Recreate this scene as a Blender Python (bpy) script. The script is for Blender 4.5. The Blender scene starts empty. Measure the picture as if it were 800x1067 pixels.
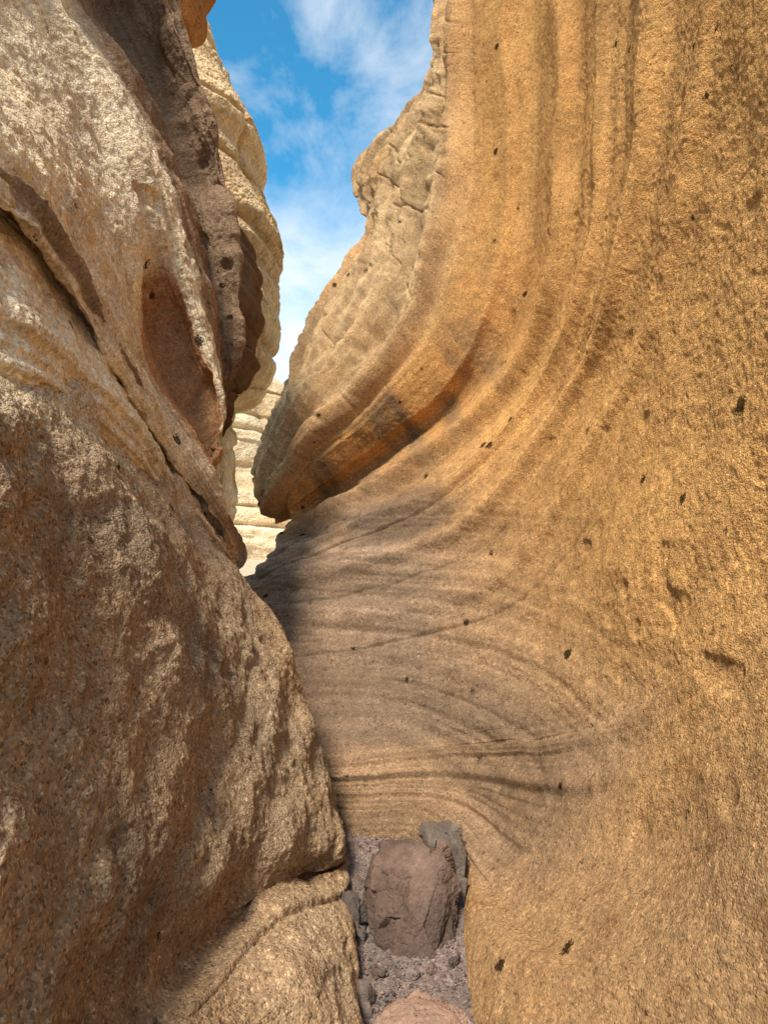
import bpy, bmesh, math, random
import numpy as np
random.seed(4); np.random.seed(4)
sc = bpy.context.scene
sc.view_settings.view_transform='Standard'
sc.view_settings.look='None'
sc.view_settings.exposure=0
EYE=1.6; F=650.0
# ---------------------------------------------------------------- helpers
def S(h,v,d):
    """surveyed point: bearing (h), inclination (v) and distance down-canyon d -> world metres"""
    return ((h-400)/F*d, d, EYE+(533-v)/F*d)
def hsh(x,y,z,seed):
    h=x*np.uint32(374761393)+y*np.uint32(668265263)+z*np.uint32(2246822519)+np.uint32((seed*3266489917)&0xffffffff)
    h=(h^(h>>np.uint32(13)))*np.uint32(1274126177)
    h=(h^(h>>np.uint32(15)))*np.uint32(2654435761)
    h=h^(h>>np.uint32(16))
    return h.astype(np.float32)*np.float32(1/4294967295.0)
def vn(p,seed=0):
    f=np.floor(p); i=f.astype(np.int64).astype(np.uint32); t=(p-f).astype(np.float32); t=t*t*t*(t*(t*6-15)+10)
    x,y,z=i[...,0],i[...,1],i[...,2]; o=np.uint32(1)
    def L(a,b,w): return a+(b-a)*w
    c=[[[hsh(x+o*np.uint32(a),y+o*np.uint32(b),z+o*np.uint32(e),seed) for e in (0,1)] for b in (0,1)] for a in (0,1)]
    tx,ty,tz=t[...,0],t[...,1],t[...,2]
    r=L(L(L(c[0][0][0],c[1][0][0],tx),L(c[0][1][0],c[1][1][0],tx),ty),
        L(L(c[0][0][1],c[1][0][1],tx),L(c[0][1][1],c[1][1][1],tx),ty),tz)
    return (r*2-1).astype(np.float64)
def fbm(p,o=4,seed=0,g=0.5):
    a=1.0;s=0;t=0
    for k in range(o):
        s=s+a*vn(p*(2.03**k)+k*7.3,seed+k); t+=a; a*=g
    return s/t
def n1(s,seed=0):
    s=np.asarray(s,float); f=np.floor(s); i=f.astype(np.int64).astype(np.uint32); t=s-f; t=t*t*(3-2*t)
    z=np.zeros_like(i); a=hsh(i,z,z,seed); b=hsh(i+np.uint32(1),z,z,seed)
    return ((a+(b-a)*t)*2-1)*.75
def stp(s,seed=0,k=.22):
    """random ledges: flat treads with quick risers"""
    s=np.asarray(s,float); f=np.floor(s); i=f.astype(np.int64).astype(np.uint32); t=np.clip((s-f)/k,0,1); t=t*t*(3-2*t)
    z=np.zeros_like(i); a=hsh(i,z,z,seed); b=hsh(i+np.uint32(1),z,z,seed)
    return ((a+(b-a)*t)*2-1)*.75
def sst(a,b,x):
    t=np.clip((x-a)/(b-a),0,1); return t*t*(3-2*t)
def basis(n,m):
    u=np.linspace(0,m-1-1e-9,n); W=np.zeros((n,m))
    for k,x in enumerate(u):
        i=int(x);t=x-i
        w=[-.5*t+t*t-.5*t**3,1-2.5*t*t+1.5*t**3,.5*t+2*t*t-1.5*t**3,-.5*t*t+.5*t**3]
        for j,ww in enumerate(w):
            W[k,min(max(i-1+j,0),m-1)]+=ww
    return u,W
def normals(P):
    du=np.gradient(P,axis=0);dv=np.gradient(P,axis=1)
    n=np.cross(du,dv); n/=np.linalg.norm(n,axis=-1,keepdims=True)+1e-12
    return n
def make_mesh(name,P,C,mat,closed=False):
    nr,nc,_=P.shape
    me=bpy.data.meshes.new(name)
    idx=np.arange(nr*nc).reshape(nr,nc)
    if closed: 
        nx=np.roll(idx,-1,axis=1); a=idx[:-1];b=nx[:-1];c=nx[1:];d=idx[1:]
    else:
        a=idx[:-1,:-1];b=idx[:-1,1:];c=idx[1:,1:];d=idx[1:,:-1]
    q=np.stack([a,b,c,d],-1).reshape(-1,4)
    me.vertices.add(nr*nc); me.vertices.foreach_set('co',P.reshape(-1).astype(np.float32))
    me.loops.add(q.size); me.loops.foreach_set('vertex_index',q.reshape(-1).astype(np.int32))
    me.polygons.add(len(q)); me.polygons.foreach_set('loop_start',(np.arange(len(q))*4).astype(np.int32))
    me.polygons.foreach_set('loop_total',np.full(len(q),4,np.int32))
    me.polygons.foreach_set('use_smooth',np.ones(len(q),bool))
    me.update(calc_edges=True)
    at=me.color_attributes.new('rock_tint','FLOAT_COLOR','POINT')
    cc=np.ones((nr*nc,4),np.float32); cc[:,:3]=C.reshape(-1,3); at.data.foreach_set('color',cc.reshape(-1))
    me.materials.append(mat)
    ob=bpy.data.objects.new(name,me); sc.collection.objects.link(ob)
    return ob
def sheet(name,ctrl,nr,nc,disp,col,mat,ref):
    C=np.array(ctrl,float); R,K,_=C.shape
    ur,Wr=basis(nr,R);uc,Wc=basis(nc,K)
    P=np.einsum('ar,rkx->akx',Wr,C); P=np.einsum('akx,bk->abx',P,Wc)
    s,c=np.meshgrid(ur,uc,indexing='ij')
    N=normals(P)
    sg=np.sign(np.sum(np.sign(np.sum((np.array(ref)-P)*N,-1)))); N=N*sg
    D=disp(P,s,c,N)
    P2=P+N*D[...,None]
    colr=col(P,s,c,N,D)
    return make_mesh(name,P2,np.clip(colr,0.01,0.9),mat)
def lerp3(a,b,w): return np.array(a)+(np.array(b)-np.array(a))*w[...,None]

# ---------------------------------------------------------------- materials
def rock_mat(name,g=110,contrast=1.0,bump=1.0,clast=7.0,rough=0.95):
    m=bpy.data.materials.new(name); m.use_nodes=True
    nt=m.node_tree; N=nt.nodes; L=nt.links; N.clear()
    def nd(t,**k):
        n=N.new(t)
        for a,b in k.items(): setattr(n,a,b)
        return n
    out=nd('ShaderNodeOutputMaterial'); bs=nd('ShaderNodeBsdfDiffuse')
    bs.inputs['Roughness'].default_value=.4
    L.new(bs.outputs[0],out.inputs[0])
    tc=nd('ShaderNodeTexCoord'); co=tc.outputs['Object']
    def vor(scale,src=co,feat='F1'):
        v=nd('ShaderNodeTexVoronoi',feature=feat); v.inputs['Scale'].default_value=scale; L.new(src,v.inputs['Vector']); return v
    def ramp(src,pts):
        r=nd('ShaderNodeValToRGB'); e=r.color_ramp.elements
        while len(e)<len(pts): e.new(0.5)
        for i,(p,v) in enumerate(pts):
            e[i].position=p; e[i].color=(v,v,v,1) if not isinstance(v,tuple) else (*v,1)
        L.new(src,r.inputs[0]); return r.outputs[0]
    def mul(a,b,f=1.0):
        x=nd('ShaderNodeMix',data_type='RGBA',blend_type='MULTIPLY'); x.inputs[0].default_value=f
        L.new(a,x.inputs[6]); L.new(b,x.inputs[7]); return x.outputs[2]
    at=nd('ShaderNodeAttribute',attribute_name='rock_tint'); c=at.outputs['Color']
    v1=vor(g); v2=vor(g*0.42)
    s1=nd('ShaderNodeSeparateColor'); L.new(v1.outputs['Color'],s1.inputs[0])
    s2=nd('ShaderNodeSeparateColor'); L.new(v2.outputs['Color'],s2.inputs[0])
    k=contrast
    c=mul(c,ramp(s1.outputs[0],[(0,1-.72*k),(.16,1-.25*k),(.6,1.0),(.86,1+.10*k),(1,1+.7*k)]))
    c=mul(c,ramp(s2.outputs[1],[(0,1-.6*k),(.06,1-.12*k),(.85,1.0),(1,1+.35*k)]))
    nm=nd('ShaderNodeTexNoise'); nm.inputs['Scale'].default_value=g*0.05; nm.inputs['Detail'].default_value=5; nm.inputs['Roughness'].default_value=.75
    L.new(co,nm.inputs['Vector'])
    c=mul(c,ramp(nm.outputs['Fac'],[(.25,(.72,.66,.62)),(.5,(1,1,1)),(.75,(1.25,1.22,1.15))]))
    if clast:
        vc=vor(clast); sc3=nd('ShaderNodeSeparateColor'); L.new(vc.outputs['Color'],sc3.inputs[0])
        th=nd('ShaderNodeMath',operation='MULTIPLY_ADD'); th.inputs[1].default_value=.34; th.inputs[2].default_value=-.17
        L.new(sc3.outputs[0],th.inputs[0])
        df=nd('ShaderNodeMath',operation='SUBTRACT'); L.new(vc.outputs['Distance'],df.inputs[0]); L.new(th.outputs[0],df.inputs[1])
        df2=nd('ShaderNodeMath',operation='MULTIPLY_ADD'); df2.inputs[1].default_value=.09; L.new(s1.outputs[1],df2.inputs[0]); L.new(df.outputs[0],df2.inputs[2])
        c=mul(c,ramp(df2.outputs[0],[(.03,.14),(.06,1.0)]))
    L.new(c,bs.inputs['Color'])
    h=nd('ShaderNodeMath',operation='MULTIPLY'); h.inputs[1].default_value=-1.0; L.new(v1.outputs['Distance'],h.inputs[0])
    nb=nd('ShaderNodeTexNoise'); nb.inputs['Scale'].default_value=g*0.45; nb.inputs['Detail'].default_value=3; nb.inputs['Roughness'].default_value=.7
    L.new(co,nb.inputs['Vector'])
    h3=nd('ShaderNodeMath',operation='MULTIPLY_ADD'); h3.inputs[1].default_value=3.0; L.new(nb.outputs['Fac'],h3.inputs[0]); L.new(h.outputs[0],h3.inputs[2])
    bp=nd('ShaderNodeBump'); bp.inputs['Strength'].default_value=1.0; bp.inputs['Distance'].default_value=0.6/g*bump
    L.new(h3.outputs[0],bp.inputs['Height']); L.new(bp.outputs[0],bs.inputs['Normal'])
    return m
M_right=rock_mat('tuff_orange',g=175,contrast=.7,bump=.8,clast=5.5)
M_left=rock_mat('tuff_tan',g=160,contrast=.8,bump=1.1,clast=6)
M_up=rock_mat('tuff_cream',g=110,contrast=.5,bump=.8,clast=5)
M_far=rock_mat('tuff_far',g=18,contrast=.3,bump=.9,clast=0)
M_dark=rock_mat('dark_rock',g=130,contrast=.3,bump=.6,clast=0)
M_grav=rock_mat('gravel_mat',g=130,contrast=.8,bump=.9,clast=0)

# ---------------------------------------------------------------- right canyon wall
R=[
 [(472,-150,7.2),(469,0,7.0),(448,95,7.2),(379,165,7.8),(386,235,7.4),(334,320,7.2),(285,430,6.7),(279,510,6.3)],
 [(490,-150,5.6),(478,0,5.5),(480,90,5.5),(472,190,5.4),(442,310,5.3),(375,410,5.4),(315,480,5.6),(292,528,5.9)],
 [(580,-150,4.6),(572,0,4.6),(570,130,4.5),(560,280,4.6),(510,390,5.0),(420,470,5.6),(340,525,5.9),(298,550,5.9)],
 [(650,-150,3.4),(640,0,3.45),(636,150,3.4),(610,300,3.6),(550,430,4.2),(450,520,4.8),(350,560,5.2),(268,600,5.3)],
 [(720,-150,2.6),(705,0,2.7),(690,150,2.75),(655,300,3.0),(600,430,3.5),(500,560,4.2),(380,605,4.7),(258,625,4.95)],
 [(800,-150,2.0),(780,0,2.05),(755,150,2.2),(715,320,2.4),(655,480,2.8),(540,640,3.6),(400,680,4.25),(280,690,4.4)],
 [(900,-150,1.5),(870,50,1.55),(830,200,1.7),(780,380,1.85),(700,560,2.25),(590,700,3.0),(440,745,3.85),(310,755,3.9)],
 [(1150,250,.9),(1020,330,1.1),(930,430,1.28),(850,540,1.5),(760,660,1.8),(645,765,2.4),(480,780,3.5),(325,792,3.55)],
 [(1150,700,.85),(1020,740,1.0),(900,790,1.2),(790,840,1.45),(680,870,1.95),(560,870,2.5),(465,815,3.32),(335,815,3.42)],
 [(1150,1300,.8),(900,1180,.95),(760,1090,1.25),(650,1020,1.55),(558,970,2.08),(502,905,2.62),(448,840,3.2),(335,836,3.3)],
 [(700,1500,1.05),(545,1250,1.43),(498,1067,1.93),(488,990,2.24),(484,930,2.58),(474,888,2.88),(430,866,3.05),(335,860,3.12)],
]
rows=[]
for k,r in enumerate(R):
    w=[S(*p) for p in r]; a=w[0]; b=w[-1]
    if k<=3: pre=(a[0]+.5,a[1]-.2,a[2]+3.0)
    elif k<=6: pre=(a[0]+.35,a[1]-.3,a[2]+2.2)
    else: pre=(1.25-(k-7)*.12,-1.8,max(2.0-(k-7)*.62,0))
    if k<=3: post=(b[0]+.2,b[1]+1.5,b[2])
    else: post=(b[0]-.9,b[1]+.4,b[2])
    rows.append([pre]+w+[post])
r0=np.array(rows[0])
rows=[(r0+np.array([2.5,2.5,0])).tolist(),(r0+np.array([.6,1.6,.1])).tolist()]+rows
rows.append((np.array(rows[-1])+np.array([0,0,-.4])).tolist())
def disp_r(P,s,c,N):
    w=fbm(P*np.array([.7,.7,.7]),3,11)
    sw=s+.16*w
    far=sst(7.8,3.5,s)
    d=fbm(P*.9,3,1)*.05+fbm(P*3.1,4,5)*.016
    d*=sst(12.2,9.5,s)*.8+.2
    d+=far*(.05*n1(sw*2.3,21)+.024*n1(sw*6,22)+.006*n1(sw*17,23))
    for c0,am,wd in ((3.55,.08,.18),(4.35,.10,.16),(4.95,.07,.14),(5.75,.055,.16),(6.5,.03,.14)):
        x=(sw-c0)/wd; d+=am*np.where(x<0,np.exp(-(x*.55)**2),np.exp(-(x*1.6)**2))*sst(8.6,6.5,c)
    d+=(1-far)*(.008*n1(sw*5,24)+.002*n1(sw*16,25))
    m=sst(3.2,2.85,s); q=s+.10*w+.035*c
    d+=m*(.14*stp(q*9,31)+.07*stp(q*21,32,.3)+.02*n1(q*55,37)+fbm(P*1.6,5,33,.6)*.16)
    blk=np.abs(n1(c*1.9+np.floor(q*4)*1.7+.8*w+.25*fbm(P*2,3,38),35)); d-=m*.03*np.exp(-(blk/.022)**2)
    lp=sst(1,2.5,c); sl=s+.05*vn(P*1.7,36)
    d+=lp*(.10*sst(2.75,2.98,sl)*sst(3.12,3.02,sl)-.09*sst(3.0,3.12,sl)*sst(3.9,3.2,sl))
    zz=P[...,2]+.06*w+.02*vn(P*2.3,9)
    rear=sst(5.0,7.4,c)*sst(3.3,4.0,s)*sst(9.4,8.6,s)
    d+=rear*(.045*stp(zz*6.5,42,.35)+.022*stp(zz*17,43,.35)+.007*n1(zz*45,45))
    for q0,am in ((4.62,.020),(5.15,.030),(6.15,.014),(6.85,.018)):
        d-=am*np.exp(-((s-q0-.08*w)/.018)**2)*sst(4.5,6.8,c)
    # nested curved beds round the hollow at the foot of the wall
    pk=sst(5.4,6.7,c)*sst(8.3,9.0,s)*sst(11.9,11.4,s); ss=s+.08*w
    d+=pk*(.024*stp(ss*4.5,44,.3)+.010*stp(ss*11,46,.35))
    d-=.035*np.exp(-((s-10.0)/.6)**2)*sst(5.0,6.6,c)
    g=fbm(P*14,4,51,.6)
    d+=.006*g+.003*vn(P*55,52)+.0016*vn(P*110,53)
    hol=vn(P*7,54); d-=.012*sst(.72,.9,hol)
    return d
def col_r(P,s,c,N,D):
    n=fbm(P*1.3,4,61); w=fbm(P*.8,3,62)
    C=lerp3((.62,.42,.22),(.68,.365,.13),sst(2.9,3.3,s))
    C=lerp3(C,(.72,.40,.145),sst(5.5,8,s))
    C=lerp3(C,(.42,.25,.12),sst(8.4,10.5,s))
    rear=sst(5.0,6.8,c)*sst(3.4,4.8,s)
    C=lerp3(C,(.26,.185,.13),rear*.92)  # grey-brown rear rock, tint lowered further to stand in for shade
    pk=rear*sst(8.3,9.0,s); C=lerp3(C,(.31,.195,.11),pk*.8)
    band=n1(s*7+w*1.3,63)*.6+n1(s*19+w*2,64)*.45+n1(s*45+w*3,65)*.35
    C=C*(1+.22*band*sst(8.5,5.5,s)+.03*band)[...,None]
    zz=P[...,2]+.05*w
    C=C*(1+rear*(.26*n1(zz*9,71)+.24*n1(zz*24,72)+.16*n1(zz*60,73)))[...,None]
    C=C*(1+sst(5.2,6.6,c)*sst(8.0,8.8,s)*(.2*n1(s*5+w*.5,74)+.2*n1(s*14+w,75)))[...,None]
    C=lerp3(C,(.66,.31,.105),.3*sst(.05,.55,n)*(1-rear))
    C=lerp3(C,(.48,.27,.12),.2*sst(.1,.5,fbm(P*2.1+9,4,68)))
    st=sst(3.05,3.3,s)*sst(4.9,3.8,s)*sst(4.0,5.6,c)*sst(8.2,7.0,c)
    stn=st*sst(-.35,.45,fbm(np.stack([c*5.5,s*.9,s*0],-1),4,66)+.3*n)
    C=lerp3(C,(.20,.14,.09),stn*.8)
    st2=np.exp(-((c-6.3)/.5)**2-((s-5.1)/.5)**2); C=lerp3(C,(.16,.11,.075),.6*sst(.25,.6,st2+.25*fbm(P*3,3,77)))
    m=sst(3.1,2.7,s); C=lerp3(C,(.38,.24,.13),m*.6*sst(.0,.5,fbm(np.stack([s*22,c*1.5,c*0],-1),3,67)))
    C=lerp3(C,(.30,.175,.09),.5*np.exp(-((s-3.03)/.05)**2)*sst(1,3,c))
    return C*(1+D*1.2)[...,None]
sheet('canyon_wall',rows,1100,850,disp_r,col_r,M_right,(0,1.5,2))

# ---------------------------------------------------------------- left lower wall
A=[
 [(-300,300,1.5),(-150,330,1.8),(0,370,2.2),(60,390,2.6),(130,440,3.1),(195,510,3.7),(235,575,4.2)],
 [(-300,330,.9),(-150,360,1.05),(0,400,1.4),(60,415,1.7),(130,465,2.2),(195,535,2.9),(246,598,3.5)],
 [(-300,470,.8),(-150,480,.95),(0,500,1.2),(80,520,1.5),(160,570,2.0),(225,620,2.6),(282,655,3.2)],
 [(-300,600,.75),(-150,610,.88),(0,640,1.12),(90,660,1.4),(180,690,1.85),(250,715,2.4),(312,730,3.0)],
 [(-300,760,.68),(-150,770,.8),(0,790,1.05),(100,800,1.3),(190,810,1.7),(270,820,2.2),(339,810,2.9)],
 [(-300,930,.62),(-150,930,.75),(0,930,.95),(100,930,1.2),(190,925,1.55),(280,885,2.1),(353,865,2.8)],
 [(-300,1080,.62),(-150,1080,.74),(0,1075,.91),(100,1055,1.15),(190,1005,1.58),(280,925,2.20),(353,895,2.8)],
 [(-300,1200,.54),(-150,1190,.64),(0,1150,.8),(105,1105,1.02),(200,1045,1.38),(295,965,1.95),(358,930,2.55)],
 [(-300,1450,.5),(-150,1400,.6),(30,1300,.75),(140,1210,.98),(235,1130,1.25),(320,1040,1.7),(360,990,2.25)],
 [(-300,1700,.5),(-150,1650,.6),(60,1500,.85),(190,1380,1.05),(280,1250,1.3),(342,1150,1.62),(366,1067,1.95)],
]
rowsA=[]
for k,r in enumerate(A):
    w=[S(*p) for p in r]; a=w[0]; b=w[-1]
    pre=(a[0]-.15,-1.8,a[2])
    rowsA.append([pre]+w+[(b[0]-.3,b[1]+.6,b[2]),(b[0]-1.1,b[1]+1.4,b[2])])
rowsA.append((np.array(rowsA[-1])+np.array([0,0,-.5])).tolist())
rowsA=[(np.array(rowsA[0])+np.array([-1.2,.6,.1])).tolist()]+rowsA
def disp_a(P,s,c,N):
    w=fbm(P*.9,3,111)
    d=fbm(P*1.5,4,101)*.09+fbm(P*4,4,102)*.035+.012*fbm(P*13,4,103,.6)+.004*vn(P*50,104)+.0025*vn(P*100,105)
    zz=P[...,2]-.25*P[...,1]+.1*w
    d+=.025*n1(zz*6,106)+.008*n1(zz*19,109)-.03*np.exp(-(np.abs(n1(zz*3.5+2,107))/.04)**2)*sst(5,7,c)
    d-=.05*np.exp(-((s-7.0-.1*w)/.10)**2)*sst(4.5,7,c)
    d-=.02*np.exp(-((s-7.9-.2*w)/.06)**2)*sst(4.0,6.0,c)
    d-=.02*sst(.7,.9,vn(P*8,108))
    return d
def col_a(P,s,c,N,D):
    n=fbm(P*1.6,4,121)
    C=lerp3((.45,.325,.205),(.47,.32,.185),sst(-.2,.5,n))
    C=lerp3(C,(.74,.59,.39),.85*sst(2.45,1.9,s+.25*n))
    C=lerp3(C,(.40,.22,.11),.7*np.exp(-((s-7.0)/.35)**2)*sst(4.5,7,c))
    C=lerp3(C,(.48,.28,.14),.3*sst(.1,.5,fbm(P*2+5,4,125)))
    C=lerp3(C,(.25,.185,.13),.6*sst(.0,.5,fbm(P*2.7,4,123)))
    return C*(1+D*2)[...,None]
sheet('canyon_wall',rowsA,800,700,disp_a,col_a,M_left,(0.3,1.5,2))

# ---------------------------------------------------------------- left upper slab
B=[
 [(-250,360,1.3),(0,430,1.6),(60,450,1.95),(130,500,2.5),(195,570,3.2),(245,625,3.9)],
 [(-250,200,1.15),(0,330,1.55),(60,372,1.85),(125,440,2.35),(185,515,3.0),(246,594,3.65)],
 [(-250,50,1.35),(0,215,1.85),(60,290,2.15),(120,390,2.6),(180,492,3.2),(243,585,3.75)],
 [(-250,30,1.2),(0,195,1.68),(60,268,1.98),(124,372,2.42),(185,478,3.03),(241,568,3.6)],
 [(-200,-150,1.7),(0,60,2.15),(70,150,2.4),(122,270,2.72),(158,400,3.0),(236,525,3.42)],
 [(-100,-200,2.2),(40,0,2.65),(100,110,2.85),(145,220,3.0),(178,350,3.42),(240,490,3.5)],
 [(20,-150,2.9),(80,0,3.05),(130,80,3.15),(172,170,3.25),(205,290,3.35),(236,430,3.6)],
 [(60,-150,3.8),(110,0,3.9),(150,70,3.9),(190,165,3.95),(215,280,4.0),(230,400,4.1)],
 [(150,-150,3.7),(182,0,3.8),(200,70,3.85),(225,170,4.0),(239,260,4.05),(238,380,4.2)],
]
rowsB=[]
for r in B:
    w=[S(*p) for p in r]; a=w[0]; b=w[-1]
    rowsB.append([(a[0]-1.3,-.9,min(a[2],2.6))]+w+[(b[0]-.35,b[1]+.5,b[2]-.2)])
rowsB.append((np.array(rowsB[-1])+np.array([-1.2,1.2,0])).tolist())
def disp_b(P,s,c,N):
    w=fbm(P*.9,3,211)
    d=fbm(P*1.2,4,201)*.06+fbm(P*3.7,4,202)*.03+.013*fbm(P*12,4,203,.6)+.004*vn(P*45,204)
    d+=.02*n1(s*3.3+w*.6,205)+.012*stp(s*9+w,206,.35)+.006*n1(s*23+w*2,210)
    for s0,am in ((2.42,.06),(1.55,.035),(4.15,.02)):
        d-=am*np.exp(-((s-s0-.12*w)/.04)**2)*sst(-.5,.1,vn(P*1.1,207+int(s0)))
    d-=.03*sst(.7,.85,vn(P*6,208))
    d+=sst(5.9,6.6,s)*(.06*n1(P[...,2]*4+P[...,1],209)+.015*n1(P[...,2]*13+P[...,1],212))
    d-=.09*np.exp(-((s-4.95)/.5)**2)*sst(4.2,5.0,c)
    return d
def col_b(P,s,c,N,D):
    n=fbm(P*1.4,4,221)
    C=lerp3((.86,.73,.52),(.80,.63,.41),sst(-.1,.5,n))
    C=lerp3(C,(.58,.41,.24),.45*sst(.15,.45,fbm(np.stack([s*5,c*1.3,c*0],-1),3,222)))
    bowl=np.exp(-((s-4.9)/.6)**2)*sst(4.2,5.0,c); C=lerp3(C,(.58,.30,.14),.92*sst(.2,.45,bowl+.1*n))
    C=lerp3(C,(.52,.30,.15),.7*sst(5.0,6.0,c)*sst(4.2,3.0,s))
    C=lerp3(C,(.27,.165,.10),.9*sst(6.02,6.3,s))  # undercut return face: its shade painted into the tint as dark brown
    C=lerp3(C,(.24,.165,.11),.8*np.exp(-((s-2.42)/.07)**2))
    return C*(1+D*2)[...,None]
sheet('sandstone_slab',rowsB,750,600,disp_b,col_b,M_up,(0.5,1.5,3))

# ---------------------------------------------------------------- free standing rock columns
def column(name,prof,d,depth,mat,dispf,colf,nz=400,na=360):
    pr=np.array([[*S(l,v,d),S(r,v,d)[0]] for l,r,v in prof])
    u,W=basis(nz,len(pr)); q=W@pr
    cx=(q[:,0]+q[:,3])/2; hw=np.abs(q[:,3]-q[:,0])/2; z=q[:,2]
    a=np.linspace(0,2*np.pi,na,endpoint=False)
    ca,sa=np.cos(a),np.sin(a); e=.75
    X=cx[:,None]+hw[:,None]*np.sign(ca)*np.abs(ca)**e
    k=np.minimum(1,hw/ (hw.max()*.5))
    Y=d+depth*k[:,None]*np.sign(sa)*np.abs(sa)**e
    P=np.stack([X,Y,np.repeat(z[:,None],na,1)],-1)
    N=np.stack([np.repeat(ca[None],nz,0),np.repeat(sa[None],nz,0),np.zeros((nz,na))],-1)
    D=dispf(P); return make_mesh(name,P+N*D[...,None],colf(P,D),mat,closed=True)
def layers(amp,fz,seed,block=0.0,fb=1.0,k=1.0):
    def f(P):
        w=fbm(P*.35*k,3,seed)/k; z=P[...,2]+.35*w+.12*P[...,0]
        v=n1(z*fz,seed+1); v=np.sign(v)*np.abs(v)**.6
        d=amp*v+amp*.5*n1(z*fz*3.1,seed+2)-amp*.7*np.exp(-(np.abs(n1(z*fz*1.7,seed+6))/.08)**2)
        if block:
            q=np.floor(z*fz*.8); cr=np.abs(vn(np.stack([P[...,0]*fb,P[...,1]*fb,q*3.1],-1),seed+3))
            d=d-block*np.exp(-(cr/.06)**2)
        return d+amp*.8*fbm(P*1.1*k,5,seed+4,.6)+amp*.15*fbm(P*7*k,3,seed+5)
    return f
def cream(P,D,amp=.2,a=(.80,.57,.32),b=(.62,.38,.17),k=1.0):
    n=fbm(P*.8*k,4,301)
    C=lerp3(a,b,sst(-.1,.6,n+.4*n1(P[...,2]*3*k+n,302)))
    return C*(1+np.clip(D/amp,-1,1)*.15)[...,None]
column('rock_tower',[(60,110,-60),(100,190,5),(110,203,25),(110,222,55),(115,250,95),(120,264,135),(125,270,185),(130,288,218),(135,296,250),(140,288,300),(140,287,350),(145,264,405),(150,243,428),(150,236,520),(140,236,640)],10,1.6,M_far,
       layers(.13,1.5,401,.12,.9),lambda P,D:cream(P,D,.15))
column('rock_knob',[(205,225,225),(205,245,236),(200,262,262),(200,270,290),(200,264,325),(200,262,365),(205,250,398),(210,238,415),(200,225,450)],4.9,.45,M_dark,
       layers(.05,5,431,.04,3),lambda P,D:cream(P,D,.05,(.17,.125,.095),(.11,.08,.06)),260,220)
column('rock_outcrop',[(60,200,-160),(90,222,-60),(110,214,-20),(140,207,5),(165,198,28),(180,190,46),(182,186,56)],5.2,.5,M_up,
       layers(.04,4,451,.02,3),lambda P,D:cream(P,D,.05,(.55,.30,.13),(.4,.22,.1)),200,200)
column('distant_cliff',[(120,240,350),(100,265,378),(60,295,398),(40,325,418),(20,360,455),(0,400,500),(0,400,560),(-20,420,600)],24,3,M_far,
       layers(.3,.75,471,.24,.45,.7),lambda P,D:cream(P,D,.3,(.88,.72,.49),(.76,.56,.33),.7),400,500)

# ---------------------------------------------------------------- ground
n=420
t=np.linspace(-1,1,n); g=np.sign(t)*(np.abs(t)*1.2+np.abs(t)**7*250)
X,Y=np.meshgrid(g+.1,g+2.6,indexing='ij')
P=np.stack([X,Y,.0*X],-1)
near=np.exp(-(X**2+(Y-2.6)**2)/9)
P[...,2]=near*(.015*fbm(P*5,4,501)+.006*fbm(P*25,3,502))-(1-near)*.02
gc=lerp3((.235,.18,.155),(.295,.225,.195),sst(-.3,.4,fbm(P*4,3,503)))
gc=lerp3(gc,(.64,.51,.35),sst(5,9,Y))
make_mesh('ground',P,gc,M_grav)

def ico():
    bm=bmesh.new(); bmesh.ops.create_icosphere(bm,subdivisions=2,radius=1)
    v=np.array([x.co[:] for x in bm.verts]); f=np.array([[q.index for q in p.verts] for p in bm.faces]); bm.free(); return v,f
iv,iface=ico()
V=[];Fc=[];Cc=[];off=0
rng=np.random.default_rng(3)
variants=[iv*(1+.4*vn(iv*1.3+i*3.7,7)[:,None]) for i in range(40)]
for i in range(7000):
    y=rng.uniform(1.3,3.5); x=rng.uniform(-.35,.55)
    r=.0018+.005*rng.random()**4 if i>60 else rng.uniform(.009,.022)
    v=variants[i%40]*r*rng.uniform(.6,1.3,3)
    a=rng.uniform(0,6.28); v=v@np.array([[math.cos(a),-math.sin(a),0],[math.sin(a),math.cos(a),0],[0,0,1]])
    V.append(v+np.array([x,y,r*.35])); Fc.append(iface+off); off+=len(iv)
    b=rng.uniform(.5,1.4); col=np.array([.26,.20,.175])*b*(np.array([1.08,.95,.88]) if rng.random()<.4 else 1)
    Cc.append(np.repeat(col[None],len(iv),0))
def tri_mesh(name,V,Fc,C,mat,smooth=True):
    me=bpy.data.meshes.new(name); me.from_pydata(V.tolist(),[],Fc.tolist())
    at=me.color_attributes.new('rock_tint','FLOAT_COLOR','POINT')
    cc=np.ones((len(V),4),np.float32); cc[:,:3]=C; at.data.foreach_set('color',cc.reshape(-1))
    me.polygons.foreach_set('use_smooth',np.full(len(me.polygons),smooth)); me.materials.append(mat)
    ob=bpy.data.objects.new(name,me); sc.collection.objects.link(ob); return ob
tri_mesh('gravel',np.concatenate(V),np.concatenate(Fc),np.concatenate(Cc),M_grav)

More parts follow.
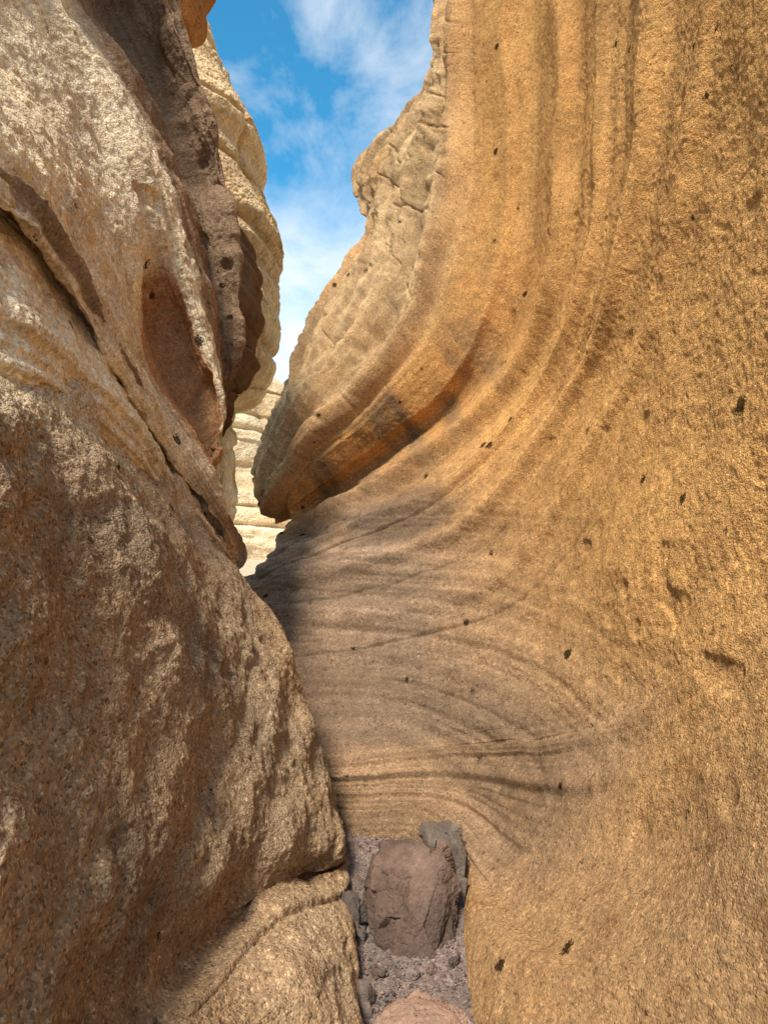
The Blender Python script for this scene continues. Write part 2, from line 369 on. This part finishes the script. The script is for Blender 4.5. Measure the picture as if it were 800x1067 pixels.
# ---------------------------------------------------------------- boulders
def boulder(name,pts,c1,c2,seed,bev=.003,amp=.005,mat=M_dark,chips=0):
    bm=bmesh.new()
    for p in pts: bm.verts.new(p)
    bmesh.ops.convex_hull(bm,input=bm.verts[:])
    bmesh.ops.delete(bm,geom=[v for v in bm.verts if not v.link_faces],context='VERTS')
    bmesh.ops.dissolve_limit(bm,angle_limit=.10,verts=bm.verts[:],edges=bm.edges[:])
    bmesh.ops.bevel(bm,geom=bm.edges[:],offset=bev,segments=1,profile=.6,affect='EDGES')
    for _ in range(6):
        bmesh.ops.triangulate(bm,faces=bm.faces[:])
        L=[e for e in bm.edges if e.calc_length()>.007]
        if not L or len(bm.verts)>60000: break
        bmesh.ops.subdivide_edges(bm,edges=L,cuts=1)
    bmesh.ops.triangulate(bm,faces=bm.faces[:]); bm.normal_update()
    v=np.array([x.co[:] for x in bm.verts]); nn=np.array([x.normal[:] for x in bm.verts]); f=np.array([[q.index for q in p.verts] for p in bm.faces]); bm.free()
    rg=np.random.default_rng(seed); cc=v[rg.integers(0,len(v),26)]; gr=rg.normal(0,1,(26,3))
    vw=v+.02*np.stack([vn(v*9,seed+20+i) for i in range(3)],-1)
    dd=((vw[:,None,:]-cc[None])*np.array([1,1,.55]))**2; k=np.argmin(dd.sum(-1),1)
    cell=np.einsum('ij,ij->i',v-cc[k],gr[k])*.16+rg.uniform(-1,1,26)[k]*amp*1.1
    D=np.clip(cell,-.018,.018)+amp*.9*fbm(v*8,3,seed)+amp*.9*fbm(v*24,4,seed+1,.65)+amp*.35*vn(v*90,seed+3)
    v2=v+nn*D[:,None]
    C=lerp3(c1,c2,sst(-.3,.4,fbm(v*9,4,seed+5)))*(1+.25*rg.uniform(-1,1,26)[k])[...,None]
    return tri_mesh(name,v2,f,np.clip(C,.01,.9),mat)
boulder('boulder',[(-.06,2.36,-.02),(.03,2.25,-.02),(.17,2.23,-.02),(.27,2.36,-.02),(.27,2.60,-.02),(-.05,2.60,-.02),
   (-.045,2.43,.235),(.04,2.33,.225),(.22,2.40,.235),(.25,2.56,.235),(-.01,2.57,.255),(.12,2.5,.265),(.305,2.47,.13),(-.075,2.42,.12),(.28,2.40,.08)],
   (.195,.13,.10),(.135,.095,.075),617,amp=.007)
boulder('boulder',[(.17,2.66,-.02),(.33,2.5,-.02),(.36,2.8,-.02),(.15,2.85,-.02),(.2,2.68,.17),(.33,2.58,.15),(.34,2.78,.2),(.18,2.8,.21),(.28,2.66,.23)],
   (.22,.175,.14),(.165,.13,.105),621)
boulder('boulder',[(-.16,2.33,-.02),(-.085,2.31,-.02),(-.06,2.44,-.02),(-.18,2.46,-.02),(-.165,2.35,.06),(-.09,2.33,.10),(-.07,2.41,.11),(-.17,2.45,.12),(-.12,2.37,.14)],
   (.10,.08,.07),(.16,.13,.11),641,amp=.004)
boulder('boulder',[(-.06,1.72,-.03),(.1,1.66,-.03),(.27,1.74,-.03),(.29,1.95,-.03),(-.07,1.9,-.03),(.1,2.08,-.03),(-.02,1.8,.07),(.1,1.76,.10),(.2,1.8,.095),(.24,1.92,.07),(0,1.97,.06),(.12,2.0,.075)],
   (.44,.28,.20),(.36,.235,.17),664,bev=.02,amp=.003)
boulder('boulder',[(-.13,1.98,-.03),(-.03,1.97,-.03),(-.03,2.08,-.03),(-.14,2.09,-.03),(-.12,2.0,.04),(-.05,2.0,.055),(-.05,2.06,.05),(-.12,2.07,.065)],
   (.14,.11,.09),(.2,.155,.13),681,amp=.003)

# ---------------------------------------------------------------- world, sun, camera
SUN_EL=math.radians(52); SUN_AZ=math.radians(198)
w=bpy.data.worlds.new('World'); sc.world=w; w.use_nodes=True
nt=w.node_tree; N=nt.nodes; L=nt.links
bg=N['Background']; sky=N.new('ShaderNodeTexSky'); sky.sky_type='NISHITA'; sky.sun_disc=False
sky.sun_elevation=SUN_EL; sky.sun_rotation=SUN_AZ; sky.altitude=1700
tc=N.new('ShaderNodeTexCoord'); mp=N.new('ShaderNodeMapping'); mp.inputs['Scale'].default_value=(2.2,2.2,2.6); mp.inputs['Rotation'].default_value=(0.3,.2,.2)
L.new(tc.outputs['Generated'],mp.inputs[0])
nz=N.new('ShaderNodeTexNoise'); nz.inputs['Scale'].default_value=2.4; nz.inputs['Detail'].default_value=8; nz.inputs['Roughness'].default_value=.62; nz.inputs['Distortion'].default_value=.3
L.new(mp.outputs[0],nz.inputs['Vector'])
rp=N.new('ShaderNodeValToRGB'); rp.color_ramp.elements[0].position=.37; rp.color_ramp.elements[0].color=(0,0,0,1); rp.color_ramp.elements[1].position=.85; rp.color_ramp.elements[1].color=(.92,.92,.92,1)
sx=N.new('ShaderNodeSeparateXYZ'); L.new(tc.outputs['Generated'],sx.inputs[0])
mr=N.new('ShaderNodeMapRange'); mr.inputs[1].default_value=.15; mr.inputs[2].default_value=.5; mr.inputs[3].default_value=.36; mr.inputs[4].default_value=0
L.new(sx.outputs[2],mr.inputs[0]); ad=N.new('ShaderNodeMath'); ad.operation='ADD'; L.new(nz.outputs['Fac'],ad.inputs[0]); L.new(mr.outputs[0],ad.inputs[1])
L.new(ad.outputs[0],rp.inputs[0])
tint=N.new('ShaderNodeMix'); tint.data_type='RGBA'; tint.blend_type='MULTIPLY'; tint.inputs[0].default_value=1; tint.inputs[7].default_value=(.55,1.9,2.05,1)
L.new(sky.outputs[0],tint.inputs[6])
mx=N.new('ShaderNodeMix'); mx.data_type='RGBA'; mx.inputs[7].default_value=(8.5,8.8,9,1)
L.new(rp.outputs[0],mx.inputs[0]); L.new(tint.outputs[2],mx.inputs[6]); L.new(mx.outputs[2],bg.inputs[0])
bg.inputs[1].default_value=.135
sl=bpy.data.lights.new('sun','SUN'); sl.energy=5; sl.angle=math.radians(10); sl.color=(1,.91,.78)
so=bpy.data.objects.new('sun',sl); sc.collection.objects.link(so)
from mathutils import Vector
dv=Vector((math.sin(SUN_AZ)*math.cos(SUN_EL),math.cos(SUN_AZ)*math.cos(SUN_EL),math.sin(SUN_EL)))
so.rotation_euler=dv.to_track_quat('Z','Y').to_euler()
cd=bpy.data.cameras.new('camera'); cam=bpy.data.objects.new('camera',cd); sc.collection.objects.link(cam); sc.camera=cam
cam.location=(0,0,EYE); cam.rotation_euler=(math.radians(90),0,0)
cd.sensor_fit='VERTICAL'; cd.sensor_height=24; cd.lens=24*F/1067; cd.clip_start=.02; cd.clip_end=2000
